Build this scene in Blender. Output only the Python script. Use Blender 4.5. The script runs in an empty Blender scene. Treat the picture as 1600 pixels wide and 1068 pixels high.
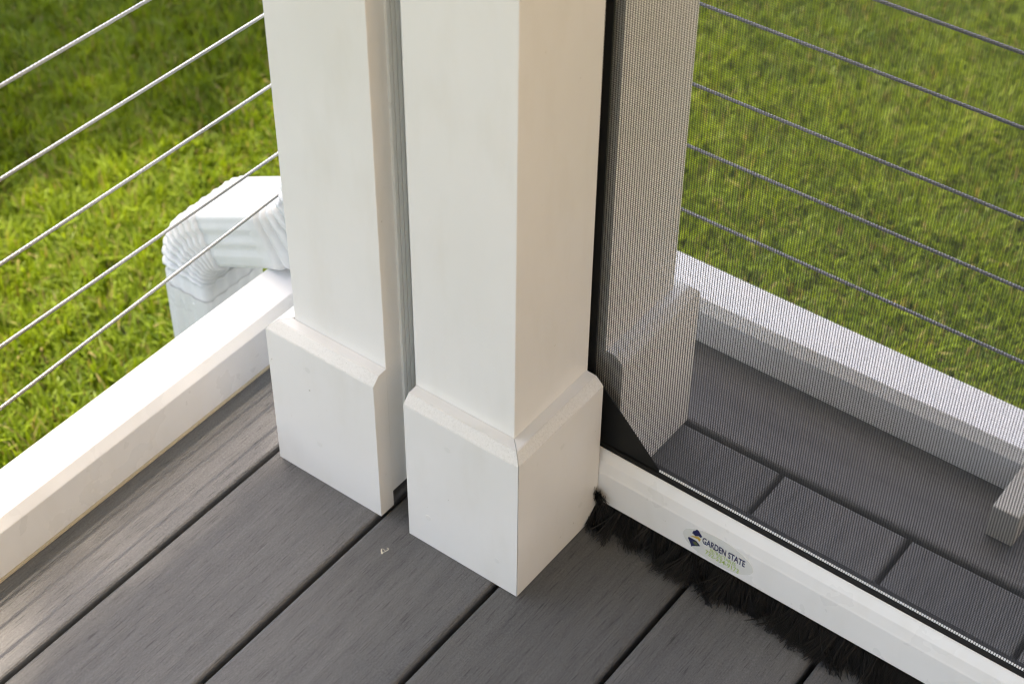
import bpy, bmesh, math, random
import numpy as np
from mathutils import Vector, Matrix
random.seed(7); rng = np.random.default_rng(11)
S = bpy.context.scene
COL = S.collection

# ------------------------------------------------------------------ camera
EYE = 1.304
cam_d = bpy.data.cameras.new('camera'); cam = bpy.data.objects.new('camera', cam_d); COL.objects.link(cam)
R_ = Vector((0.79890701, 0.60141202, 0.00715270))
D_ = Vector((0.41078896, -0.53692245, -0.73686275))
F_ = Vector((-0.43931767, 0.59162307, -0.67600453))
m = Matrix((R_, -D_, -F_)).transposed().to_4x4(); m.translation = (0, 0, EYE)
cam.matrix_world = m
cam_d.sensor_width = 36; cam_d.sensor_fit = 'HORIZONTAL'; cam_d.lens = 61.442
cam_d.clip_start = 0.02; cam_d.clip_end = 400
cam_d.dof.use_dof = True; cam_d.dof.focus_distance = 1.63; cam_d.dof.aperture_fstop = 7.1
S.camera = cam

# ------------------------------------------------------------------ sky, sun, exposure
SUN_EL = math.radians(72); AZ = math.atan2(-0.93, 0.36)          # from left and behind the corner
w = bpy.data.worlds.new('World'); S.world = w; w.use_nodes = True
nt = w.node_tree; nt.nodes.clear()
sky = nt.nodes.new('ShaderNodeTexSky'); sky.sky_type = 'NISHITA'; sky.sun_disc = False
sky.sun_elevation = SUN_EL; sky.sun_rotation = AZ; sky.dust_density = 2.5
bg = nt.nodes.new('ShaderNodeBackground'); bg.inputs[1].default_value = 0.15
wo = nt.nodes.new('ShaderNodeOutputWorld')
nt.links.new(sky.outputs[0], bg.inputs[0]); nt.links.new(bg.outputs[0], wo.inputs[0])
sd = bpy.data.lights.new('sun', 'SUN'); sd.energy = 4.0; sd.angle = math.radians(0.53); sd.color = (1, 0.95, 0.87)
so = bpy.data.objects.new('sun', sd); COL.objects.link(so)
tosun = Vector((math.cos(SUN_EL) * math.sin(AZ), math.cos(SUN_EL) * math.cos(AZ), math.sin(SUN_EL)))
so.rotation_euler = tosun.to_track_quat('Z', 'Y').to_euler(); so.location = tosun * 30
S.view_settings.view_transform = 'Standard'; S.view_settings.look = 'None'
S.view_settings.gamma = 1; S.view_settings.exposure = 2.2; S.view_settings.use_curve_mapping = False
S.view_settings.use_white_balance = True; S.view_settings.white_balance_temperature = 7750; S.view_settings.white_balance_tint = 12   # camera set for open shade
S.cycles.filter_width = 1.2; S.cycles.max_bounces = 10; S.cycles.diffuse_bounces = 6; S.cycles.transparent_max_bounces = 8

# ------------------------------------------------------------------ materials
def mat(name, col, rough=0.5, metal=0.0, spec=0.5):
    M = bpy.data.materials.new(name); M.use_nodes = True
    b = M.node_tree.nodes['Principled BSDF']
    b.inputs['Base Color'].default_value = (*col, 1); b.inputs['Roughness'].default_value = rough
    b.inputs['Metallic'].default_value = metal; b.inputs['Specular IOR Level'].default_value = spec
    return M, M.node_tree, b
def N(t, typ, **kw):
    n = t.nodes.new(typ)
    for k, v in kw.items(): setattr(n, k, v)
    return n
def coords(t, scale=(1, 1, 1), rnd=False):
    tc = N(t, 'ShaderNodeTexCoord'); mp = N(t, 'ShaderNodeMapping'); mp.inputs['Scale'].default_value = scale
    t.links.new(tc.outputs['Object'], mp.inputs['Vector'])
    if rnd:
        oi = N(t, 'ShaderNodeObjectInfo'); ml = N(t, 'ShaderNodeMath', operation='MULTIPLY'); ml.inputs[1].default_value = 57.0
        t.links.new(oi.outputs['Random'], ml.inputs[0]); t.links.new(ml.outputs[0], mp.inputs['Location'])
    return mp.outputs['Vector']
def noise(t, vec, scale, detail=3, rough=0.55):
    n = N(t, 'ShaderNodeTexNoise'); n.inputs['Scale'].default_value = scale
    n.inputs['Detail'].default_value = detail; n.inputs['Roughness'].default_value = rough
    t.links.new(vec, n.inputs['Vector']); return n.outputs['Fac']
def ramp(t, fac, stops):
    r = N(t, 'ShaderNodeValToRGB'); e = r.color_ramp.elements
    while len(e) < len(stops): e.new(0.5)
    for el, (p, c) in zip(e, stops): el.position = p; el.color = (*c, 1)
    t.links.new(fac, r.inputs[0]); return r.outputs[0]
def mix(t, kind, fac, a, b):
    n = N(t, 'ShaderNodeMix', data_type='RGBA', blend_type=kind)
    if hasattr(fac, 'node'): t.links.new(fac, n.inputs[0])
    else: n.inputs[0].default_value = fac
    for s, i in ((a, 6), (b, 7)):
        if hasattr(s, 'node'): t.links.new(s, n.inputs[i])
        else: n.inputs[i].default_value = (*s, 1)
    return n.outputs[2]
def bump(t, b, h, strength, dist):
    n = N(t, 'ShaderNodeBump'); n.inputs['Strength'].default_value = strength; n.inputs['Distance'].default_value = dist
    t.links.new(h, n.inputs['Height']); t.links.new(n.outputs[0], b.inputs['Normal']); return n

def white_paint(name, col, rough, smudge=0.05, speck=0.5):
    M, t, b = mat(name, col, rough)
    v = coords(t)
    big = noise(t, v, 9, 4); d = ramp(t, big, [(0.2, (1 - smudge, 1 - smudge * 1.1, 1 - smudge * 1.4)), (0.8, (1, 1, 1))])
    c = mix(t, 'MULTIPLY', 1.0, col, d)
    sp = noise(t, v, 130, 2); dots = ramp(t, sp, [(0.765, (1, 1, 1)), (0.80, (0.62, 0.58, 0.5))])
    c = mix(t, 'MULTIPLY', speck, c, dots)
    v2 = coords(t, (1.0, 1.0, 0.25)); st = noise(t, v2, 34, 4); streak = ramp(t, st, [(0.5, (1, 1, 1)), (0.9, (0.90, 0.88, 0.83))])
    c = mix(t, 'MULTIPLY', 0.6, c, streak)
    sc_ = noise(t, coords(t, (1, 1, 0.5)), 170, 3, 0.6); scuff = ramp(t, sc_, [(0.72, (1, 1, 1)), (0.78, (0.86, 0.85, 0.82))]); c = mix(t, 'MULTIPLY', speck * 0.6, c, scuff)
    t.links.new(c, b.inputs['Base Color'])
    r = ramp(t, noise(t, v, 25, 3), [(0.3, (rough - 0.08,) * 3), (0.7, (rough + 0.1,) * 3)]); t.links.new(r, b.inputs['Roughness'])
    bump(t, b, noise(t, v, 240, 3), 0.06, 0.001)
    return M
M_post = white_paint('post_white_paint', (0.78, 0.765, 0.735), 0.42)
M_plinth = white_paint('plinth_white_paint', (0.77, 0.755, 0.725), 0.45, 0.06, 0.8)
M_rail = white_paint('rail_white_vinyl', (0.80, 0.795, 0.79), 0.3, 0.02, 0.25)
M_track = white_paint('track_aluminium_white', (0.76, 0.76, 0.73), 0.35, 0.04, 0.2)
M_bar = white_paint('bar_powder_coat', (0.78, 0.77, 0.75), 0.3, 0.04, 0.4)
M_spout = white_paint('downspout_white_enamel', (0.66, 0.67, 0.67), 0.35, 0.10, 0.4)
# sawn chamfer: open PVC cells holding grey grime
M_saw, t, b = mat('sawn_chamfer', (0.66, 0.64, 0.60), 0.85)
v = coords(t); g = ramp(t, noise(t, v, 420, 3, 0.7), [(0.36, (0.61, 0.59, 0.545)), (0.60, (0.70, 0.68, 0.64))])
g = mix(t, 'MIX', ramp(t, noise(t, v, 18, 2), [(0.3, (0.1, 0.1, 0.1)), (0.75, (0.75, 0.75, 0.75))]), g, (0.72, 0.70, 0.66))
dk = ramp(t, noise(t, v, 900, 2), [(0.66, (1, 1, 1)), (0.74, (0.5, 0.47, 0.42))]); g = mix(t, 'MULTIPLY', 0.8, g, dk)
t.links.new(g, b.inputs['Base Color']); bump(t, b, noise(t, v, 500, 3), 0.35, 0.0006)
M_saw = M_saw
# grained composite decking, one tint per board
def deck_mat(name, axis):
    M, t, b = mat(name, (0.12, 0.115, 0.11), 0.55, 0.0, 0.28)
    sc = lambda a, l: (a, l, a) if axis == 'Y' else (l, a, a)
    oi = N(t, 'ShaderNodeObjectInfo')
    fine = noise(t, coords(t, sc(900, 40), True), 1.0, 4, 0.6)
    mid = noise(t, coords(t, sc(110, 5), True), 1.0, 4, 0.6)
    wide = noise(t, coords(t, sc(16, 0.8), True), 1.0, 2)
    c = ramp(t, mid, [(0.25, (0.118, 0.119, 0.119)), (0.5, (0.137, 0.138, 0.138)), (0.78, (0.157, 0.158, 0.158))])
    c = mix(t, 'MULTIPLY', 0.8, c, ramp(t, wide, [(0.3, (0.80, 0.80, 0.81)), (0.7, (1.10, 1.08, 1.05))]))
    c = mix(t, 'MULTIPLY', 0.75, c, ramp(t, fine, [(0.33, (0.38, 0.38, 0.38)), (0.40, (0.90, 0.90, 0.90)), (0.70, (1.16, 1.16, 1.16))]))
    c = mix(t, 'MULTIPLY', 1.0, c, ramp(t, oi.outputs['Random'], [(0, (0.84, 0.84, 0.85)), (1, (1.14, 1.12, 1.1))]))
    grit = noise(t, coords(t, (1, 0.4, 1) if axis == 'Y' else (0.4, 1, 1)), 1100, 2, 0.7); c = mix(t, 'MULTIPLY', 0.9, c, ramp(t, grit, [(0.34, (0.74, 0.74, 0.74)), (0.66, (1.2, 1.2, 1.2))]))
    dust = noise(t, coords(t), 700, 2); c = mix(t, 'MIX', ramp(t, dust, [(0.72, (0, 0, 0)), (0.8, (0.35, 0.35, 0.35))]), c, (0.4, 0.39, 0.36))
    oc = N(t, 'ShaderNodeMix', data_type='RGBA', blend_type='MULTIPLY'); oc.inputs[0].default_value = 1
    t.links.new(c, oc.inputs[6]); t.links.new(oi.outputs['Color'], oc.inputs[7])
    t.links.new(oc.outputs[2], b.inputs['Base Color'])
    t.links.new(ramp(t, mid, [(0.3, (0.66,) * 3), (0.75, (0.52,) * 3)]), b.inputs['Roughness'])
    ad = N(t, 'ShaderNodeMath', operation='ADD'); t.links.new(fine, ad.inputs[0]); t.links.new(mid, ad.inputs[1])
    bump(t, b, ad.outputs[0], 0.6, 0.0008)
    return M
M_deck = deck_mat('grey_composite_board', 'Y'); M_deckx = deck_mat('grey_composite_border', 'X')
M_dark, _, _ = mat('joist_shade_timber', (0.03, 0.027, 0.024), 0.9)
M_vinyl, t, b = mat('black_vinyl_tape', (0.010, 0.010, 0.0095), 0.55, 0.0, 0.25)
bump(t, b, noise(t, coords(t), 900, 2), 0.3, 0.0006)
M_thread, _, _ = mat('charcoal_screen_thread', (0.018, 0.018, 0.017), 0.45)
M_bristle, _, _ = mat('black_brush_bristle', (0.0105, 0.0095, 0.0085), 0.55)
M_hem_dot, _, _ = mat('white_hem_dot', (0.8, 0.8, 0.78), 0.4)
M_cable, t, b = mat('stainless_cable', (0.55, 0.535, 0.51), 0.36, 1.0)
bump(t, b, noise(t, coords(t), 900, 2), 0.2, 0.0004)
M_film, _, _ = mat('sticker_film', (0.66, 0.66, 0.62), 0.22)
M_navy, _, _ = mat('sticker_navy_ink', (0.022, 0.024, 0.085), 0.35)
M_green, _, _ = mat('sticker_green_ink', (0.36, 0.50, 0.10), 0.35)
M_gold, _, _ = mat('sticker_gold_ink', (0.55, 0.36, 0.06), 0.35)
M_olive, _, _ = mat('sticker_olive_ink', (0.10, 0.12, 0.05), 0.35)
M_caulk, t, b = mat('aged_caulk', (0.55, 0.46, 0.33), 0.6)
M_straw, _, _ = mat('dry_clipping', (0.62, 0.57, 0.44), 0.7)
M_hole, _, _ = mat('dark_opening', (0.02, 0.02, 0.02), 0.9)
M_siding, _, _ = mat('beige_siding', (0.40, 0.33, 0.235), 0.6)
M_bounce, _, _ = mat('tan_bounce_paving', (0.37, 0.295, 0.205), 0.85)
M_ceil, _, _ = mat('porch_ceiling_paint', (0.74, 0.69, 0.61), 0.6)
M_shingle, t, b = mat('roof_shingle', (0.09, 0.085, 0.08), 0.9)
M_bark, t, b = mat('tree_bark', (0.12, 0.09, 0.065), 0.9); bump(t, b, noise(t, coords(t, (8, 8, 2)), 6), 0.8, 0.02)
M_leaf, t, b = mat('tree_leaf', (0.06, 0.10, 0.02), 0.5)
# lawn
M_soil, t, b = mat('lawn_ground', (0.05, 0.08, 0.02), 0.95)
v = coords(t)
c = ramp(t, noise(t, v, 3, 6, 0.65), [(0.3, (0.028, 0.048, 0.010)), (0.5, (0.05, 0.085, 0.016)), (0.7, (0.085, 0.12, 0.024))])
c = mix(t, 'MULTIPLY', 0.7, c, ramp(t, noise(t, v, 60, 4, 0.7), [(0.35, (0.5, 0.5, 0.4)), (0.65, (1.3, 1.25, 1.1))]))
t.links.new(c, b.inputs['Base Color']); bump(t, b, noise(t, v, 90, 4, 0.7), 0.9, 0.03)
M_grass = bpy.data.materials.new('grass_blade'); M_grass.use_nodes = True; t = M_grass.node_tree
b = t.nodes['Principled BSDF']; at = N(t, 'ShaderNodeAttribute', attribute_name='tint')
t.links.new(at.outputs['Color'], b.inputs['Base Color']); b.inputs['Roughness'].default_value = 0.5; b.inputs['Specular IOR Level'].default_value = 0.35
tr = N(t, 'ShaderNodeBsdfTranslucent'); t.links.new(mix(t, 'MULTIPLY', 1.0, at.outputs['Color'], (1.25, 1.2, 0.7)), tr.inputs[0])
ms = N(t, 'ShaderNodeMixShader'); ms.inputs[0].default_value = 0.38
t.links.new(b.outputs[0], ms.inputs[1]); t.links.new(tr.outputs[0], ms.inputs[2]); t.links.new(ms.outputs[0], t.nodes['Material Output'].inputs[0])

# ------------------------------------------------------------------ mesh helpers
def link(name, me, parent=None, mats=(), smooth=False):
    for x in mats: me.materials.append(x)
    if smooth: me.polygons.foreach_set('use_smooth', [True] * len(me.polygons))
    o = bpy.data.objects.new(name, me); COL.objects.link(o)
    if parent is not None: o.parent = parent
    return o
def raw(name, vs, fs, parent=None, mats=(), smooth=False, mi=None):
    me = bpy.data.meshes.new(name); me.from_pydata([tuple(p) for p in vs], [], fs); me.update()
    if mi: me.polygons.foreach_set('material_index', mi)
    return link(name, me, parent, mats, smooth)
def tag(o, label, cat, group=None, kind=None):
    if label: o['label'] = label
    if cat: o['category'] = cat
    if group: o['group'] = group
    if kind: o['kind'] = kind
    return o
def empty(name, loc, label, cat, group=None):
    o = bpy.data.objects.new(name, None); COL.objects.link(o); o.location = loc; o.empty_display_size = 0.05
    return tag(o, label, cat, group)
def fix(bm): bmesh.ops.recalc_face_normals(bm, faces=bm.faces[:])
def box(name, lo, hi, M, parent=None, bev=0.0, seg=2, org=(0, 0, 0)):
    bm = bmesh.new(); bmesh.ops.create_cube(bm, size=1)
    for vv in bm.verts:
        vv.co = Vector([(lo[i] + hi[i]) / 2 + vv.co[i] * (hi[i] - lo[i]) - org[i] for i in range(3)])
    if bev: bmesh.ops.bevel(bm, geom=bm.edges[:], offset=bev, segments=seg, affect='EDGES', profile=0.5)
    fix(bm); me = bpy.data.meshes.new(name); bm.to_mesh(me); bm.free()
    return link(name, me, parent, [M])
def under(o, parent):                    # keep world place when parent sits at its base
    o.parent = parent; o.matrix_parent_inverse = Matrix.Translation(-parent.location); return o

# ------------------------------------------------------------------ ground and lawn
GZ = -0.50
lawn = raw('lawn', [(-60, -60, GZ), (60, -60, GZ), (60, 60, GZ), (-60, 60, GZ)], [(0, 1, 2, 3)], None, [M_soil])
lawn['kind'] = 'structure'
def grass_sheet():
    n = 640000
    P = np.stack([rng.uniform(-3.3, 0.35, n), rng.uniform(0.35, 3.6, n)], 1)
    cx = np.array(R_); cy = np.array(D_); cz = np.array(F_)
    W = np.column_stack([P, np.full(n, GZ + 0.02)]) - np.array([0, 0, EYE])
    dz = W @ cz; u = (W @ cx) / dz * 61.442 / 36; vv = (W @ cy) / dz * 61.442 / 36
    keep = (u > -0.66) & (u < 0.66) & (vv > -0.46) & (vv < 0.30)
    keep &= ~((P[:, 0] > -1.2) & (P[:, 1] < 1.42))
    P = P[keep]; n = len(P)
    low = (np.sin(P[:, 0] * 5.1 + 1.3 * np.sin(P[:, 1] * 3.7)) + np.sin(P[:, 1] * 6.3 + 1.7 * np.sin(P[:, 0] * 4.4 + 2)) + np.sin((P[:, 0] + P[:, 1]) * 13 + 2 * np.sin(P[:, 1] * 9))) / 3
    hgt = rng.uniform(0.022, 0.050, n) * (1 + 0.25 * low); wid = rng.uniform(0.0010, 0.0022, n)
    cell = np.floor((P + 0.006 * np.sin(P[:, ::-1] * 160) + 0.01 * np.sin(P * 71)) / 0.026).astype(np.int64)
    hs_ = (np.sin(cell[:, 0] * 127.1 + cell[:, 1] * 311.7) * 43758.5453) % 1.0; h2_ = (np.sin(cell[:, 0] * 269.5 + cell[:, 1] * 183.3) * 43758.5453) % 1.0
    hgt = hgt * (0.75 + 0.5 * h2_)
    az = h2_ * 2 * np.pi + rng.normal(0, 0.9, n); lean = np.abs(rng.normal(0.35, 0.32, n)).clip(0, 1.25)
    d = np.stack([np.cos(az), np.sin(az)], 1); sdv = np.stack([-np.sin(az + rng.normal(0, .5, n)), np.cos(az)], 1)
    b0 = np.column_stack([P, np.full(n, GZ - 0.004)])
    def pt(f, l):
        return np.column_stack([P + d * (hgt * f * np.sin(l))[:, None], GZ + hgt * f * np.cos(l)])
    mid = pt(0.55, lean * 0.6); tip = pt(1.0, lean * 1.15)
    s3 = np.column_stack([sdv, np.zeros(n)])
    V = np.stack([b0 - s3 * wid[:, None], b0 + s3 * wid[:, None], mid + s3 * (wid * .85)[:, None], mid - s3 * (wid * .85)[:, None], tip], 1).reshape(-1, 3)
    i = np.arange(n)[:, None] * 5
    T = np.stack([i + 0, i + 1, i + 2, i + 0, i + 2, i + 3, i + 3, i + 2, i + 4], 2).reshape(-1)
    me = bpy.data.meshes.new('grass')
    me.vertices.add(len(V)); me.vertices.foreach_set('co', V.astype(np.float32).ravel())
    me.loops.add(len(T)); me.loops.foreach_set('vertex_index', T.astype(np.int32))
    me.polygons.add(len(T) // 3); me.polygons.foreach_set('loop_start', np.arange(0, len(T), 3, dtype=np.int32))
    me.polygons.foreach_set('loop_total', np.full(len(T) // 3, 3, dtype=np.int32))
    me.update(); me.validate()
    f = (rng.uniform(0, 1, n) * 0.45 + 0.30 * hs_ + 0.25 * (low * 0.5 + 0.5))[:, None]
    c = np.array([[0.036, 0.082, 0.006]]) * (1 - f) + np.array([[0.235, 0.315, 0.022]]) * f
    k = rng.uniform(0, 1, n); c[k < 0.05] = [0.26, 0.21, 0.085]; c[(k > 0.05) & (k < 0.09)] = [0.15, 0.13, 0.04]
    c = np.column_stack([c, np.ones(n)])
    ca = me.color_attributes.new('tint', 'FLOAT_COLOR', 'POINT')
    ca.data.foreach_set('color', np.repeat(c, 5, 0).astype(np.float32).ravel())
    o = link('grass', me, None, [M_grass]); print('blades', n)
    tag(o, 'short sunlit lawn grass growing around the porch', 'grass', kind='stuff')
grass_sheet()

# ------------------------------------------------------------------ deck
SEAM0, PITCH, GAP = -0.9425, 0.1446, 0.0055
deck = box('deck', (-1.100, -2.90, -0.30), (1.74, 1.345, -0.030), M_dark); deck['kind'] = 'structure'
def board_mesh(name, wd, ln, axis):
    bm = bmesh.new(); bmesh.ops.create_cube(bm, size=1)
    sx, sy = (wd, ln) if axis == 'Y' else (ln, wd)
    for q in bm.verts: q.co = Vector((q.co.x * sx, q.co.y * sy, q.co.z * 0.026 - 0.013))
    long_top = [e for e in bm.edges if all(q.co.z > -0.001 for q in e.verts)]
    bmesh.ops.bevel(bm, geom=long_top, offset=0.0042, segments=3, affect='EDGES', profile=0.5)
    # side grooves for the hidden clips
    fix(bm); me = bpy.data.meshes.new(name); bm.to_mesh(me); bm.free()
    me.materials.append(M_deck if axis == 'Y' else M_deckx); return me
bme = board_mesh('board', PITCH - GAP, 4.03, 'Y')
tints = {0: (1.24, 1.25, 1.27), 1: (1.03, 1.03, 1.03), 2: (0.98, 0.98, 0.98), 3: (0.92, 0.91, 0.89), 4: (0.90, 0.90, 0.90), 5: (0.95, 0.95, 0.95)}  # board 0 lighter: sun patch beside the left rail put into its tint
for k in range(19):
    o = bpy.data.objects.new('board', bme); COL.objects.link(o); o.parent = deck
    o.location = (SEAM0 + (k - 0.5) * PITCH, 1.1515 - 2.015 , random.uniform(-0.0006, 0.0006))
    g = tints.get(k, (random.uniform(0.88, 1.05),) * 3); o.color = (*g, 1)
o = bpy.data.objects.new('border_board', board_mesh('border_board', 0.188, 2.83, 'X')); COL.objects.link(o); o.parent = deck
o.location = (0.325, 1.1575 + 0.094, 0); o.color = (0.95, 0.96, 0.98, 1)
o = box('edge_trim', (-1.122, -2.90, -0.34), (-1.1005, 1.367, -0.004), M_rail, deck, 0.002)
o = box('edge_trim', (-1.100, 1.3475, -0.34), (1.74, 1.367, -0.004), M_rail, deck, 0.002)

# ------------------------------------------------------------------ square posts with plinth boards
PT = [(0, 0), (0, .1768), (.0007, .1785), (.0078, .1857), (.0094, .1863), (.0194, .1868), (.0194, 0)]   # (depth behind outer face, height)
def plinth(name, a, b, inward, cut_a, cut_b, parent):
    """board between a and b (outer face line), thickness inward; cut=1 mitre, 0 square"""
    a = Vector((*a, 0)); b = Vector((*b, 0)); inn = Vector((*inward, 0)); d = (b - a).normalized()
    vs, fs, mi = [], [], []
    for e, cut, s in ((a, cut_a, 1), (b, cut_b, -1)):
        for dep, z in PT:
            q = e + inn * dep + d * s * (dep * cut + 0.0003 * (cut > 0)); vs.append((q.x, q.y, z + 0.0005))
    n = len(PT)
    for i in range(n - 1):
        fs.append((i, i + 1, n + i + 1, n + i)); mi.append(1 if 1 <= i <= 3 else 0)
    fs.append((n - 1, 0, n, 2 * n - 1)); mi.append(0)
    fs.append(tuple(range(n))); mi.append(0); fs.append(tuple(range(2 * n - 1, n - 1, -1))); mi.append(0)
    me = bpy.data.meshes.new(name); me.from_pydata(vs, [], fs); me.polygons.foreach_set('material_index', mi); me.update()
    bm = bmesh.new(); bm.from_mesh(me); fix(bm); bm.to_mesh(me); bm.free()
    o = link(name, me, None, [M_plinth, M_saw]); return under(o, parent)
PH = 2.32
def shaft(lo, hi, parent, z0): return under(box('shaft', (*lo, z0), (*hi, PH), M_post, None, 0.0007, 2), parent)
def track(parent, lo, hi, axis, face):
    """ribbed aluminium guide channel standing in the slot beside a post; ribs along the face"""
    vs, fs = [], []
    def bx(a, c):
        i = len(vs); x0, y0, z0 = a; x1, y1, z1 = c
        vs.extend([(x0, y0, z0), (x1, y0, z0), (x1, y1, z0), (x0, y1, z0), (x0, y0, z1), (x1, y0, z1), (x1, y1, z1), (x0, y1, z1)])
        fs.extend([(i, i+3, i+2, i+1), (i+4, i+5, i+6, i+7), (i, i+1, i+5, i+4), (i+1, i+2, i+6, i+5), (i+2, i+3, i+7, i+6), (i+3, i, i+4, i+7)])
    z0, z1 = lo[2], hi[2]
    if axis == 'Y':      # plate on a +X face, ribs side by side along Y
        bx((face, lo[1], z0), (face + 0.0012, hi[1], z1)); y = lo[1]
        while y < hi[1] - 0.02:
            bx((face + 0.0014, y, z0), (face + 0.0026, y + 0.0040, z1)); y += 0.0056
        bx((face + 0.0024, hi[1] - 0.012, z0), (hi[0], hi[1], z1))
    else:
        bx((lo[0], face - 0.0022, z0), (hi[0], face, z1)); x = hi[0] - 0.0022
        while x > lo[0] + 0.02:
            bx((x, face - 0.0044, z0), (x + 0.0022, face - 0.0024, z1)); x -= 0.0056
        bx((lo[0], lo[1], z0), (lo[0] + 0.012, face - 0.0024, z1))
    return under(raw('screen_track', vs, fs, None, [M_track]), parent)

p1 = empty('porch_post', (-0.854, 0.934, 0), 'white square post beside the downspout elbow, its base board end exposed', 'post', 'white square porch posts')
shaft((-0.9105, 0.877), (-0.797, 0.9905), p1, 0.0195)
plinth('base_board', (-0.9320, 0.8572), (-0.7962, 0.8572), (0, 1), 1, 0, p1)
plinth('base_board', (-0.9320, 0.9905), (-0.9320, 0.8572), (1, 0), 0, 1, p1)
track(p1, (-0.797, 0.8990, 0.0195), (-0.7625, 0.9895, PH), 'Y', -0.797)
p2 = empty('porch_post', (-0.704, 0.934, 0), 'white square post at the screen end with base boards mitred at its corner', 'post', 'white square porch posts')
shaft((-0.761, 0.877), (-0.6475, 0.9905), p2, 0.001)
plinth('base_board', (-0.7600, 0.8572), (-0.6280, 0.8572), (0, 1), 0, 1, p2)
plinth('base_board', (-0.6280, 0.8572), (-0.6280, 0.9885), (-1, 0), 1, 0, p2)
p3 = empty('porch_post', (-0.704, 1.080, 0), 'white square post standing behind the screen mesh where the far railing starts', 'post', 'white square porch posts')
shaft((-0.761, 1.0240), (-0.6475, 1.1370), p3, 0.001)
plinth('base_board', (-0.6280, 1.0210), (-0.6280, 1.1565), (-1, 0), 0, 1, p3)
plinth('base_board', (-0.6280, 1.1565), (-0.7600, 1.1565), (0, -1), 1, 0, p3)
track(p3, (-0.7600, 0.9915, 0.001), (-0.6478, 1.0240, PH), 'X', 1.0240)
p4 = empty('porch_post', (-0.854, 1.080, 0), 'white square corner post hidden behind the other porch posts', 'post', 'white square porch posts')
shaft((-0.9105, 1.0240), (-0.797, 1.1370), p4, 0.001)
p5 = empty('porch_post', (0.62, 1.007, 0), 'white square post at the far end of the screen', 'post', 'white square porch posts')
shaft((0.565, 0.950), (0.680, 1.064), p5, 0.001)

def nail_plug(c, nrm, parent):
    nrm = Vector(nrm); s = Vector((0, 0, 1)).cross(nrm); vs = []
    for off, r in ((-0.0005, 0.0034), (0.00012, 0.0034), (0.00022, 0.0026)):
        for j in range(14):
            an = 2 * math.pi * j / 14; vs.append(tuple(Vector(c) + nrm * off + (s * math.cos(an) + Vector((0, 0, 1)) * math.sin(an)) * r))
    fs = [(k * 14 + j, k * 14 + (j + 1) % 14, (k + 1) * 14 + (j + 1) % 14, (k + 1) * 14 + j) for k in range(2) for j in range(14)] + [tuple(range(28, 42))]
    o = raw('nail_plug', vs, fs, None, [M_plug]); bm = bmesh.new(); bm.from_mesh(o.data); fix(bm); bm.to_mesh(o.data); bm.free(); under(o, parent)
M_plug, _, _ = mat('nail_filler', (0.71, 0.695, 0.655), 0.6)
for x, z in ((-0.880, 0.152), (-0.873, 0.055)): nail_plug((x, 0.8572, z), (0, -1, 0), p1)
for x, z in ((-0.709, 0.150), (-0.652, 0.036), (-0.735, 0.040)): nail_plug((x, 0.8572, z), (0, -1, 0), p2)
for y, z in ((0.925, 0.150), (0.960, 0.040)): nail_plug((-0.6280, y, z), (1, 0, 0), p2)

# ------------------------------------------------------------------ cable railings
def extrude(name, prof, axis, a, b, M, parent, bev=0.0):
    n = len(prof); vs = []
    for e in (a, b):
        for p, z in prof: vs.append((p, e, z) if axis == 'Y' else (e, p, z))
    fs = [(i, (i + 1) % n, n + (i + 1) % n, n + i) for i in range(n)] + [tuple(range(n - 1, -1, -1)), tuple(range(n, 2 * n))]
    me = bpy.data.meshes.new(name); me.from_pydata(vs, [], fs); bm = bmesh.new(); bm.from_mesh(me)
    if bev: bmesh.ops.bevel(bm, geom=bm.edges[:], offset=bev, segments=2, affect='EDGES', profile=0.5)
    fix(bm); bm.to_mesh(me); bm.free()
    return under(link(name, me, None, [M]), parent)
def cable_mesh(L, r=0.0020, lobes=6, pitch=0.026, step=0.0034):
    k = lobes * 3; n = int(L / step); vs = np.zeros((n + 1, k, 3))
    th = np.linspace(0, 2 * np.pi, k, endpoint=False); rr = r * (0.90 + 0.12 * np.cos(lobes * th))
    for i in range(n + 1):
        s = i / n * L; a = th + 2 * np.pi * s / pitch
        vs[i, :, 0] = rr * np.cos(a); vs[i, :, 1] = s; vs[i, :, 2] = rr * np.sin(a)
    fs = [(i * k + j, i * k + (j + 1) % k, (i + 1) * k + (j + 1) % k, (i + 1) * k + j) for i in range(n) for j in range(k)]
    me = bpy.data.meshes.new('cable'); me.from_pydata(vs.reshape(-1, 3).tolist(), [], fs); me.update()
    me.polygons.foreach_set('use_smooth', [True] * len(fs)); me.materials.append(M_cable); return me
rl = empty('cable_railing', (-1.06, 0.0, 0.0), 'white railing with bare steel cables running to the downspout', 'railing', 'white cable railings')
RP = [(-1.032, .0035), (-1.032, .0565), (-1.0405, .066), (-1.089, .066), (-1.089, .0035)]
extrude('bottom_rail', RP, 'Y', -2.80, 1.253, M_rail, rl, 0.0009)
extrude('top_rail', [(-1.020, .925), (-1.020, .955), (-1.028, .963), (-1.094, .963), (-1.102, .955), (-1.102, .925)], 'Y', -2.80, 1.253, M_rail, rl, 0.0012)
extrude('sealant', [(-1.0306, .0004), (-1.0306, .0029), (-1.0325, .0033), (-1.06, .0033), (-1.06, .0004)], 'Y', -2.80, 1.253, M_caulk, rl)
under(box('newel_post', (-1.106, 1.2545, 0.001), (-1.014, 1.3465, 1.02), M_rail, None, 0.001), rl)
under(box('newel_post', (-1.106, -2.893, 0.001), (-1.014, -2.802, 1.02), M_rail, None, 0.001), rl)
CX = -1.0600
cm = cable_mesh(2.95)
zs = [0.1445, 0.2112, 0.2962, 0.3787, 0.4642] + [0.4642 + 0.084 * i for i in range(1, 6)]
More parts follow.
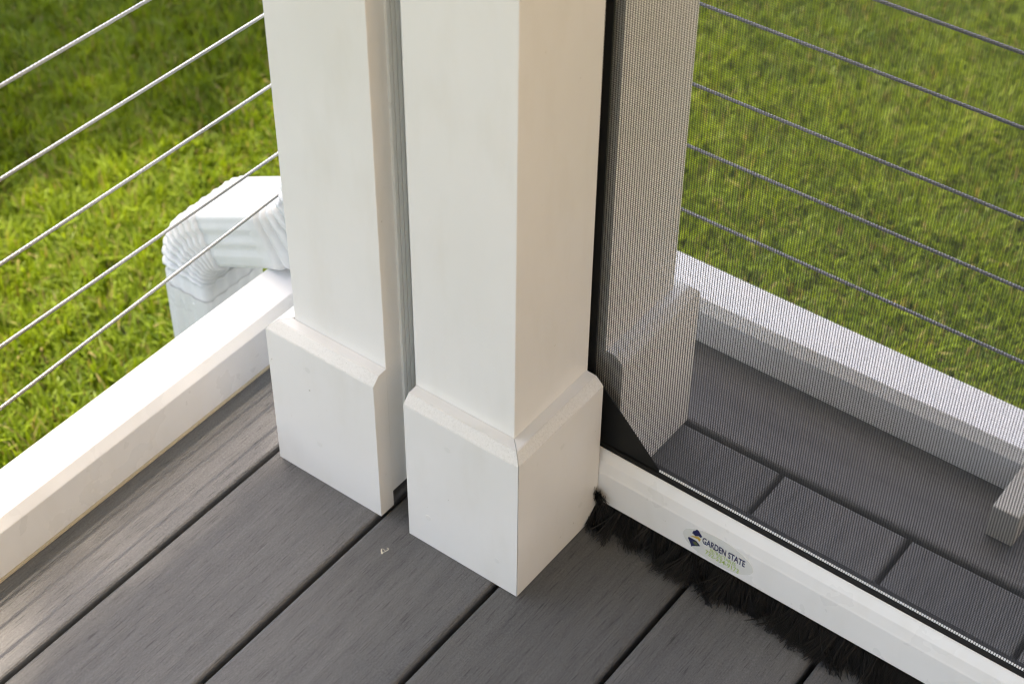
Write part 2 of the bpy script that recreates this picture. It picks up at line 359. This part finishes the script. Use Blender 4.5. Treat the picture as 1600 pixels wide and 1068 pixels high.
for i, z in enumerate(zs):
    o = bpy.data.objects.new('cable', cm); COL.objects.link(o); under(o, rl)
    # measured in a plane 2 cm further out, brought to this plane along the sight lines
    k = CX / -1.08; zz = EYE + (z - EYE) * k
    if i == 0:
        y0, y1, za, zb = -1.60, 1.014, 0.1445, 0.1600
        f = lambda y: EYE + ((0.1445 + (y / k - 0.6486) * 0.0155 / 0.3703) - EYE) * k
        L = math.hypot(1.02 + 1.6, f(1.02) - f(-1.6)); o.scale.y = L / 2.95
        o.location = (CX, -1.60, f(-1.6)); o.rotation_euler.x = math.atan2(f(1.02) - f(-1.6), 2.62)
    else: o.location = (CX, -1.70, zz)
rr = empty('cable_railing', (0.0, 1.297, 0.0), 'white railing with steel cables seen through the screen mesh', 'railing', 'white cable railings')
RP2 = [(1.267, .0005), (1.267, .0430), (1.2765, .0540), (1.329, .0540), (1.329, .0005)]
extrude('bottom_rail', RP2, 'X', -1.012, 1.7, M_rail, rr, 0.0009)
extrude('top_rail', [(1.255, .925), (1.255, .955), (1.263, .963), (1.333, .963), (1.341, .955), (1.341, .925)], 'X', -1.012, 1.7, M_rail, rr, 0.0012)
M_foot, _, _ = mat('beige_support_block', (0.44, 0.42, 0.37), 0.6)  # one even beige, darker than the white of the rail
under(box('support_block', (-0.3080, 1.2000, 0.0008), (-0.2788, 1.2662, 0.0425), M_foot, None, 0.002, 3), rr)
cm2 = cable_mesh(2.6)
M_cable2, _, _ = mat('shaded_cable', (0.27, 0.27, 0.285), 0.45, 1.0)  # same steel as the left cables, shade behind the mesh put into the colour
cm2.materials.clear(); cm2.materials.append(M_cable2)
RY = 1.300
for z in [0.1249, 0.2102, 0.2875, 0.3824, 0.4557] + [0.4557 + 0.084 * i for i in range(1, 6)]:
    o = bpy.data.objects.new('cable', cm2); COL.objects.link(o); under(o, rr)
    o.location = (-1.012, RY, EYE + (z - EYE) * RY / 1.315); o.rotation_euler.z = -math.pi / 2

# ------------------------------------------------------------------ downspout
ds = empty('downspout', (-1.234, 1.052, GZ), 'white crimped metal downspout elbow jutting out over the railing', 'downspout')
YW, TH, YF = 0.095, 0.071, 1.012
def ring_pts(scale=1.0):
    """rounded rectangle perimeter: (bend-plane offset, y offset, outward normal)"""
    out = []; a, bb, r = TH / 2 * scale, YW / 2 * scale, 0.009
    def side(p0, p1, nrm, n, ribs):
        for i in range(n):
            f = i / n; p = (p0[0] + (p1[0] - p0[0]) * f, p0[1] + (p1[1] - p0[1]) * f)
            rib = 0.0011 * math.cos(2 * math.pi * ribs * (f - 0.5)) if ribs else 0
            out.append((p[0], p[1], nrm, rib))
    def corner(c, a0):
        for i in range(4):
            an = a0 + (i + 0.0) / 4 * math.pi / 2; nn = (math.cos(an), math.sin(an)); out.append((c[0] + r * nn[0], c[1] + r * nn[1], nn, 0))
    side((a, -bb + r), (a, bb - r), (1, 0), 20, 4); corner((a - r, bb - r), 0)
    side((a - r, bb), (-a + r, bb), (0, 1), 14, 3); corner((-a + r, bb - r), math.pi / 2)
    side((-a, bb - r), (-a, -bb + r), (-1, 0), 20, 4); corner((-a + r, -bb + r), math.pi)
    side((-a + r, -bb), (a - r, -bb), (0, -1), 14, 3); corner((a - r, -bb + r), 1.5 * math.pi)
    return out
def sweep(name, path, scale=1.0, ribs=1.0, crimp=None, parent=None):
    """path: list of (x, z, tangent angle, crimp phase or None)"""
    rp = ring_pts(scale); k = len(rp); vs = []
    for (x, z, an, ph) in path:
        nx, nz = -math.sin(an), math.cos(an)              # left normal of the tangent
        for (o_, y_, nn, rib) in rp:
            off = rib * ribs
            if ph is not None:
                inner = 0.5 + 0.5 * nn[0] * crimp[1]
                off += crimp[0] * (abs(math.sin(math.pi * ph)) ** 0.6 - 0.72) * (0.55 + 0.75 * inner)
            o2 = o_ + nn[0] * off; y2 = y_ + nn[1] * off
            vs.append((x + nx * o2, YF + YW / 2 + y2, z + nz * o2))
    n = len(path)
    fs = [(i * k + j, i * k + (j + 1) % k, (i + 1) * k + (j + 1) % k, (i + 1) * k + j) for i in range(n - 1) for j in range(k)]
    o = raw(name, vs, fs, None, [M_spout], True)
    bm = bmesh.new(); bm.from_mesh(o.data); fix(bm); bm.to_mesh(o.data); bm.free()
    return under(o, parent)
XT, XB = -1.016, -1.2285; SL = math.radians(25.5)
ZT = 0.0752 + (XT + 1.1476) * math.tan(SL); ZB = 0.0752 + (XB + 1.1476) * math.tan(SL)
A0, A1 = -math.pi / 2, math.pi + SL - 2 * math.pi       # down ; out and down   (angles of travel)
A1 = -(math.pi - SL)
def arc(cx, cz, a_from, a_to, rad, n):
    """fillet at corner (cx,cz) between travel directions"""
    t1 = Vector((math.cos(a_from), math.sin(a_from))); t2 = Vector((math.cos(a_to), math.sin(a_to)))
    tl = rad * math.tan(abs(a_to - a_from) / 2); c = Vector((cx, cz)); p = c - t1 * tl; out = []
    sgn = 1 if a_to > a_from else -1
    for i in range(n + 1):
        a = a_from + (a_to - a_from) * i / n
        cen = p + Vector((-t1.y, t1.x)) * rad * sgn
        q = cen + Vector((math.sin(a), -math.cos(a))) * rad * sgn
        out.append((q.x, q.y, a))
    return out, tl
up, tl1 = arc(XT, ZT, A0, A1, 0.122, 84); dn, tl2 = arc(XB, ZB, A1, A0, 0.084, 108)
e = Vector((math.cos(A1), math.sin(A1)))
ncr = 7.5
sweep('upper_pipe', [(XT, 2.30, A0, None), (XT, up[0][1] + 0.06, A0, None), (XT, up[0][1] + 0.012, A0, None)], 1.03, 1.0, None, ds)
sweep('upper_elbow', [(XT, up[0][1] + 0.030, A0, None), (XT, up[0][1] + 0.004, A0, None)] + [(x, z, a, i / 84 * ncr) for i, (x, z, a) in enumerate(up)]
      + [(up[-1][0] + e.x * 0.02, up[-1][1] + e.y * 0.02, A1, None)], 0.993, 0.3, (0.0105, -1), ds)
s0 = Vector((up[-1][0], up[-1][1])) + e * 0.003; s1 = Vector((dn[0][0], dn[0][1]))
sweep('lower_elbow', [(s0.x + (s1.x - s0.x) * f, s0.y + (s1.y - s0.y) * f, A1, None) for f in (0, 0.15, 0.5, 0.9, 0.99)]
      + [(x, z, a, i / 108 * 8) for i, (x, z, a) in enumerate(dn)] + [(XB, dn[-1][1] - 0.006, A0, None), (XB, dn[-1][1] - 0.05, A0, None)], 1.0, 1.0, (0.0110, 1), ds)
sweep('lower_pipe', [(XB, dn[-1][1] - 0.022, A0, None), (XB, dn[-1][1] - 0.03, A0, None), (XB, -0.3, A0, None), (XB, GZ + 0.03, A0, None)], 1.035, 1.2, None, ds)
under(box('rivet', (XB + 0.012, YF - 0.0028, dn[-1][1] - 0.0375), (XB + 0.018, YF + 0.001, dn[-1][1] - 0.0315), M_spout, None, 0.001), ds)

# ------------------------------------------------------------------ retractable screen
sc = empty('retractable_screen', (-0.05, 1.007, 0.0), 'black mesh roll-down screen with white weight bar and brush sweep', 'screen')
XL, XR = -0.6559, 0.558
TILT = -0.0185
zb = lambda x: 0.0213 + TILT * (x + 0.57)            # underside of the weight bar
def mesh_threads():
    vs, fs = [], []
    def bx(x0, x1, y0, y1, z0, z1):
        i = len(vs)
        vs.extend([(x0, y0, z0), (x1, y0, z0), (x1, y1, z0), (x0, y1, z0), (x0, y0, z1), (x1, y0, z1), (x1, y1, z1), (x0, y1, z1)])
        fs.extend([(i, i+3, i+2, i+1), (i+4, i+5, i+6, i+7), (i, i+1, i+5, i+4), (i+1, i+2, i+6, i+5), (i+2, i+3, i+7, i+6), (i+3, i, i+4, i+7)])
    x = XL + 0.0065
    while x < XR - 0.006:
        bx(x - 0.00029, x + 0.00029, 1.0068, 1.0071, zb(x) + 0.060, 2.20); x += 0.0024
    z = 0.062
    while z < 2.2:
        bx(XL + 0.005, XR - 0.005, 1.0070, 1.0073, z - 0.00017, z + 0.00017); z += 0.0021
    o = under(raw('mesh', vs, fs, None, [M_thread]), sc); o['kind'] = 'stuff'; o['label'] = 'fine black woven mesh of the roll-down screen'
mesh_threads()
under(box('edge_tape', (XL - 0.004, 1.0050, 0.078), (-0.6492, 1.0064, 2.2), M_vinyl), sc)
under(box('edge_tape', (XR - 0.008, 1.0050, 0.062), (XR, 1.0064, 2.2), M_vinyl), sc)
tri = [(-0.6492, 0.1690), (-0.5695, zb(-0.57) + 0.0655), (-0.5695, zb(-0.57) + 0.058), (-0.6492, zb(-0.65) + 0.058)]
vs = [(x, y, z) for y in (1.0052, 1.0062) for x, z in tri]
under(raw('corner_patch', vs, [(3, 2, 1, 0), (4, 5, 6, 7), (0, 1, 5, 4), (1, 2, 6, 5), (2, 3, 7, 6), (3, 0, 4, 7)], None, [M_vinyl]), sc)
def sheared(name, prof, x0, x1, M, bev=0.0):
    vs = [(x, y, zb(x) + z) for x in (x0, x1) for y, z in prof]; n = len(prof)
    fs = [(i, (i + 1) % n, n + (i + 1) % n, n + i) for i in range(n)] + [tuple(range(n - 1, -1, -1)), tuple(range(n, 2 * n))]
    me = bpy.data.meshes.new(name); me.from_pydata(vs, [], fs); bm = bmesh.new(); bm.from_mesh(me)
    if bev: bmesh.ops.bevel(bm, geom=bm.edges[:], offset=bev, segments=2, affect='EDGES', profile=0.5)
    fix(bm); bm.to_mesh(me); bm.free(); return under(link(name, me, None, [M]), sc)
bar = sheared('weight_bar', [(.990, 0), (.990, .0390), (.9908, .0415), (.9932, .0520), (.9992, .0618), (1.0005, .0622), (1.0005, .056), (1.0190, .056), (1.0210, .040), (1.0210, 0), (1.012, 0), (1.012, .004), (.998, .004), (.998, 0)], -0.6430, XR - 0.004, M_bar, 0.0005)
sheared('hem_gasket', [(1.0010, .0565), (1.0010, .0628), (1.0030, .0642), (1.0130, .0642), (1.0130, .0565)], -0.6430, XR - 0.004, M_vinyl)
vs, fs = [], []
x = -0.5690
while x < XR - 0.01:
    i = len(vs); z = zb(x) + 0.0650; h = 0.00075
    vs += [(x - h, 1.0046, z), (x + h, 1.0046, z), (x + h, 1.0064, z), (x - h, 1.0064, z), (x - h, 1.0050, z + .0016), (x + h, 1.0050, z + .0016), (x + h, 1.0062, z + .0016), (x - h, 1.0062, z + .0016)]
    fs += [(i, i+3, i+2, i+1), (i+4, i+5, i+6, i+7), (i, i+1, i+5, i+4), (i+1, i+2, i+6, i+5), (i+2, i+3, i+7, i+6), (i+3, i, i+4, i+7)]; x += 0.0024
o = under(raw('hem_dots', vs, fs, None, [M_hem_dot]), sc); o['kind'] = 'stuff'  # row of small white blocks at the mesh column pitch
def brush():
    vs, fs = [], []
    def strand(p, w_):
        i = len(vs); n = len(p)
        for j, q in enumerate(p):
            ww = w_ * (1 - 0.45 * j / (n - 1))
            vs.extend([(q[0] - ww, q[1], q[2] - ww * .5), (q[0] + ww, q[1], q[2] - ww * .5), (q[0], q[1] - ww * .4, q[2] + ww)])
        for j in range(n - 1):
            for u in range(3): fs.append((i + 3*j + u, i + 3*j + (u + 1) % 3, i + 3*j + 3 + (u + 1) % 3, i + 3*j + 3 + u))
        e_ = i + 3 * (n - 1); fs.append((e_, e_ + 1, e_ + 2))
    x = -0.643
    while x < 0.545:                                        # tufts of unequal length, each leaning its own way
        L = min(0.030, max(0.008, (0.0165 + 0.006 * min(1, (x + 0.643) / 0.15) + random.gauss(0, 0.0060) + 0.004 * math.sin(x * 47) - 0.002)))
        lean = random.gauss(0.15, 0.35); wd = random.uniform(0.0022, 0.0052); bulge = random.uniform(0.35, 1.0)
        for k in range(int(wd * 8000)):
            xr = x + random.uniform(-0.6, 0.6) * wd; y0 = random.uniform(0.9985, 1.0110); z0 = zb(xr) + 0.003
            l = L * random.uniform(0.72, 1.12); ln = lean + random.gauss(0, 0.22); y1 = 0.990 - l; dx = l * math.tan(max(-0.9, min(0.9, ln)))
            zt = random.uniform(0.0012, 0.0045); hb = z0 * (0.45 + 0.40 * bulge * random.random())
            pts = []
            for f in (0, 0.3, 0.6, 0.85, 1.0):
                yy = y0 + (y1 - y0) * f; zz = z0 * (1 - f) ** 1.4 + hb * 2.2 * f * (1 - f) * 0.8 + zt * f
                pts.append((xr + dx * f * f + random.gauss(0, 0.0005) * f, yy, max(0.0012, min(zz * (0.8 if f > 0 else 1), z0 - (0.006 if f > 0 else 0)))))
            strand(pts, random.uniform(0.00035, 0.0007))
        x += wd * 0.8
    for k in range(220):      # tuft squeezed up at the bar end against the post
        x = -0.6265 + random.gauss(0, 0.0025); a = random.uniform(-0.5, 2.1)
        r = random.uniform(0.006, 0.015); z0 = 0.022 + random.uniform(0, 0.012)
        strand([(x, 0.9885, z0), (x + r * .5 * math.cos(a), 0.985, z0 + r * .6 * math.sin(a)), (x + r * math.cos(a), 0.983 - random.random() * .003, z0 + r * math.sin(a))], 0.00045)
    print('brush faces', len(fs))
    o = under(raw('brush', vs, fs, None, [M_bristle]), sc); o['kind'] = 'stuff'; o['label'] = 'black shaggy brush strip under the weight bar'
brush()
under(box('brush_core', (-0.643, 1.0000, 0.0015), (XR - 0.006, 1.0100, 0.0125), M_bristle), sc)

# sticker on the weight bar
SX, SZ = -0.4900, 0.0464 - 0.0262 + 0.0005
YS = 0.9899
def on_bar(x, z, lift): return (SX + x, YS - lift, zb(SX + x) + SZ + z)
st_v = [on_bar(0.0388 * math.cos(a), 0.0182 * math.sin(a), 0.0003) for a in np.linspace(0, 2 * math.pi, 64, endpoint=False)]
stick = under(raw('sticker', st_v + [(p[0], 0.9902, p[2]) for p in st_v], [tuple(range(63, -1, -1))] + [(i, (i + 1) % 64, 64 + (i + 1) % 64, 64 + i) for i in range(64)], None, [M_film]), sc)
bm = bmesh.new(); bm.from_mesh(stick.data); fix(bm); bm.to_mesh(stick.data); bm.free()
stick['label'] = 'oval maker sticker with navy and green lettering'
def sub(o, par):
    o.parent = par; return o
def lettering(txt, x0, x1, z0, h, M, shear=0.0, off=0.0, drop=0.0):
    cu = bpy.data.curves.new('lettering', 'FONT'); cu.body = txt; cu.size = 1; cu.offset = off; cu.resolution_u = 3; cu.shear = shear
    tmp = bpy.data.objects.new('lettering_tmp', cu); COL.objects.link(tmp)
    me = bpy.data.meshes.new_from_object(tmp.evaluated_get(bpy.context.evaluated_depsgraph_get()))
    bpy.data.objects.remove(tmp); bpy.data.curves.remove(cu)
    xs = [q.co.x for q in me.vertices]; ys = [q.co.y for q in me.vertices]
    ax, bx_, ay, by = min(xs), max(xs), min(ys), max(ys)
    for q in me.vertices:
        f = (q.co.x - ax) / (bx_ - ax)
        q.co = Vector(on_bar(x0 + f * (x1 - x0), z0 + drop * f + (q.co.y - ay) / (by - ay) * h, 0.0006))
    me.name = 'lettering'; me.materials.clear()
    return sub(link('lettering', me, None, [M]), stick)
lettering('GARDEN STATE', -0.0172, 0.0300, 0.0005, 0.0088, M_navy, 0, 0.022, -0.0012)
lettering('RETRACTABLES', -0.0080, 0.0205, -0.0052, 0.0046, M_green, 0.0, 0.0, -0.0010)
lettering('732-534-9173', -0.0128, 0.0246, -0.0118, 0.0062, M_green, 0.0, 0.006, -0.0022)
def decal(pts, M, name='emblem'):
    n = len(pts); return sub(raw(name, [on_bar(x, z, 0.0006) for x, z in pts], [tuple(range(n))], None, [M]), stick)
decal([(-0.0290, 0.0065), (-0.0278, 0.0105), (-0.0262, 0.0115), (-0.0243, 0.0148), (-0.0222, 0.0140), (-0.0178, 0.0088), (-0.0196, 0.0062), (-0.0216, 0.0072), (-0.0250, 0.0048)], M_navy)
decal([(-0.0315, 0.0010), (-0.0262, 0.0040), (-0.0215, 0.0060), (-0.0190, 0.0042), (-0.0205, -0.0005), (-0.0222, 0.0022), (-0.0262, 0.0018)], M_gold)
decal([(-0.0330, -0.0030), (-0.0320, -0.0012), (-0.0235, -0.0010), (-0.0188, -0.0052), (-0.0215, -0.0072), (-0.0275, -0.0112), (-0.0285, -0.0130), (-0.0290, -0.0100)], M_navy)
q = decal([(-0.0278, -0.0045), (-0.0240, -0.0022), (-0.0205, -0.0052), (-0.0245, -0.0076)], M_olive); q.location.y -= 0.0002

# ------------------------------------------------------------------ small thing on the deck
vs, fs = [], []
path = [(0, 0, .001), (.004, .002, .003), (.0075, .0065, .0045), (.006, .011, .003), (.0015, .012, .0018)]
for k_, (dx, sg) in enumerate(((0, 1), (0.003, -0.6))):
    i = len(vs)
    for j, (x, y, z) in enumerate(path):
        w_ = 0.0008 * (1 - j * .18); x0, y0 = -0.7655 + (dx + x * sg) * 0.65, 0.8195 + y * (.7 if k_ == 0 else .4)
        vs += [(x0 - w_, y0, z), (x0 + w_, y0 + w_, z + .0004)]
    fs += [(i + 2*j, i + 2*j + 1, i + 2*j + 3, i + 2*j + 2) for j in range(len(path) - 1)]
tag(raw('grass_clipping', vs, fs, None, [M_straw]), 'tiny dry curled grass clipping lying on the deck', 'clipping')

# ------------------------------------------------------------------ porch roof, warm-bounce paving and house (beyond the frame)
XE = 1.75                                   # open side of the porch
roof = empty('porch_roof', (-0.85, 1.0, PH), 'porch roof on the white posts', 'roof')
under(box('beam', (-0.925, -2.8, PH + 0.001), (-0.785, 1.14, 2.52), M_post, None, 0.002), roof)
under(box('beam', (-0.780, 0.99, PH + 0.001), (XE - 0.02, 1.14, 2.52), M_post, None, 0.002), roof)
under(box('ceiling', (-1.655, -3.6, 2.522), (XE - 0.002, 1.95, 2.552), M_ceil), roof)
under(box('fascia', (-1.684, -3.6, 2.50), (-1.657, 1.98, 2.68), M_rail, None, 0.002), roof)
under(box('fascia', (-1.655, 1.953, 2.50), (XE - 0.002, 1.98, 2.68), M_rail, None, 0.002), roof)
under(raw('shingles', [(-1.72, -3.6, 2.685), (XE, -3.6, 2.85), (XE, 2.02, 2.85), (-1.72, 2.02, 2.685), (-1.72, -3.6, 2.70), (XE, -3.6, 2.87), (XE, 2.02, 2.87), (-1.72, 2.02, 2.70)],
    [(0, 3, 2, 1), (4, 5, 6, 7), (0, 1, 5, 4), (1, 2, 6, 5), (2, 3, 7, 6), (3, 0, 4, 7)], None, [M_shingle]), roof)
bounce_patio = box('bounce_patio', (XE + 0.1, -9, GZ - 0.1), (6.98, 7, GZ + 0.03), M_bounce); bounce_patio['kind'] = 'structure'  # unseen paving added to bounce warm light onto the posts
hs = empty('house', (7.0, -1.0, GZ), 'unseen tan sided house wall beside the porch, placed for warm bounce', 'house')  # out of view, placed and coloured to bounce warm light
vs, fs = [], []
for k in range(44):
    z0 = GZ + 0.03 + k * 0.14; i = len(vs)
    vs += [(7.000, -9, z0), (7.000, 9, z0), (7.012, 9, z0 + .14), (7.012, -9, z0 + .14), (7.012, -9, z0), (7.012, 9, z0)]
    fs += [(i, i + 1, i + 2, i + 3), (i, i + 4, i + 5, i + 1)]
under(raw('siding', vs, fs, None, [M_siding]), hs)
under(box('wall', (7.02, -9, GZ), (7.3, 9, 5.7), M_siding), hs)

# ------------------------------------------------------------------ tree whose shade falls across the lawn
def tree():
    tr_ = empty('shade_tree', (-6.5, 0.2, GZ), 'broad leafy tree shading part of the lawn', 'tree')
    vs, fs = [], []
    def limb(a, b_, r0, r1, n=8):
        a = Vector(a); b_ = Vector(b_); i = len(vs); ax = (b_ - a).normalized(); s = ax.orthogonal().normalized(); q = ax.cross(s)
        for p, r in ((a, r0), (b_, r1)):
            for j in range(n):
                an = 2 * math.pi * j / n; vs.append(tuple(p + (s * math.cos(an) + q * math.sin(an)) * r))
        fs.extend([(i + j, i + (j + 1) % n, i + n + (j + 1) % n, i + n + j) for j in range(n)])
    top = (-6.4, 0.25, 5.0)
    lobes = [((-4.98, 2.85, 7.0), (0.80, 1.15, 0.6), 3400), ((-5.93, 2.46, 16.0), (0.46, 1.25, 0.40), 900), ((-4.02, 1.55, 7.0), (0.22, 0.30, 0.25), 90), ((-6.6, 0.8, 8.0), (1.6, 1.6, 1.3), 1200), ((-6.9, 1.4, 15.0), (1.0, 1.0, 1.5), 900)]  # second lobe: leaves added on the sun line to dim the porch edge
    limb((-6.5, 0.2, GZ), top, 0.22, 0.15); limb(top, (-6.6, 0.6, 12.5), 0.14, 0.05)
    for (c, r, n_) in lobes:
        limb(top if c[2] < 12 else (-6.6, 0.6, 12.5), c, 0.05, 0.015)
        for k in range(10):
            limb(c, (c[0] + random.uniform(-1, 1) * r[0] * .8, c[1] + random.uniform(-1, 1) * r[1] * .8, c[2] + random.uniform(-.5, 1) * r[2] * .7), 0.012, 0.005, 5)
    under(raw('trunk', vs, fs, None, [M_bark], True), tr_)
    LV, LF = [], []
    for (c, r, n_) in lobes:
        for k in range(n_):
            while True:
                p = Vector((random.uniform(-1, 1), random.uniform(-1, 1), random.uniform(-1, 1)))
                if p.length < 1: break
            o_ = Vector((c[0] + p.x * r[0], c[1] + p.y * r[1], c[2] + p.z * r[2]))
            a = Vector((random.gauss(0, 1), random.gauss(0, 1), random.gauss(0, .5))).normalized(); s = a.cross(Vector((random.gauss(0, .5), random.gauss(0, .5), 1))).normalized()
            l = random.uniform(.045, .08); i = len(LV)
            LV.extend([tuple(o_ - a * l), tuple(o_ + s * l * .55), tuple(o_ + a * l), tuple(o_ - s * l * .55)]); LF.append((i, i + 1, i + 2, i + 3))
    under(raw('crown', LV, LF, None, [M_leaf]), tr_)
tree()
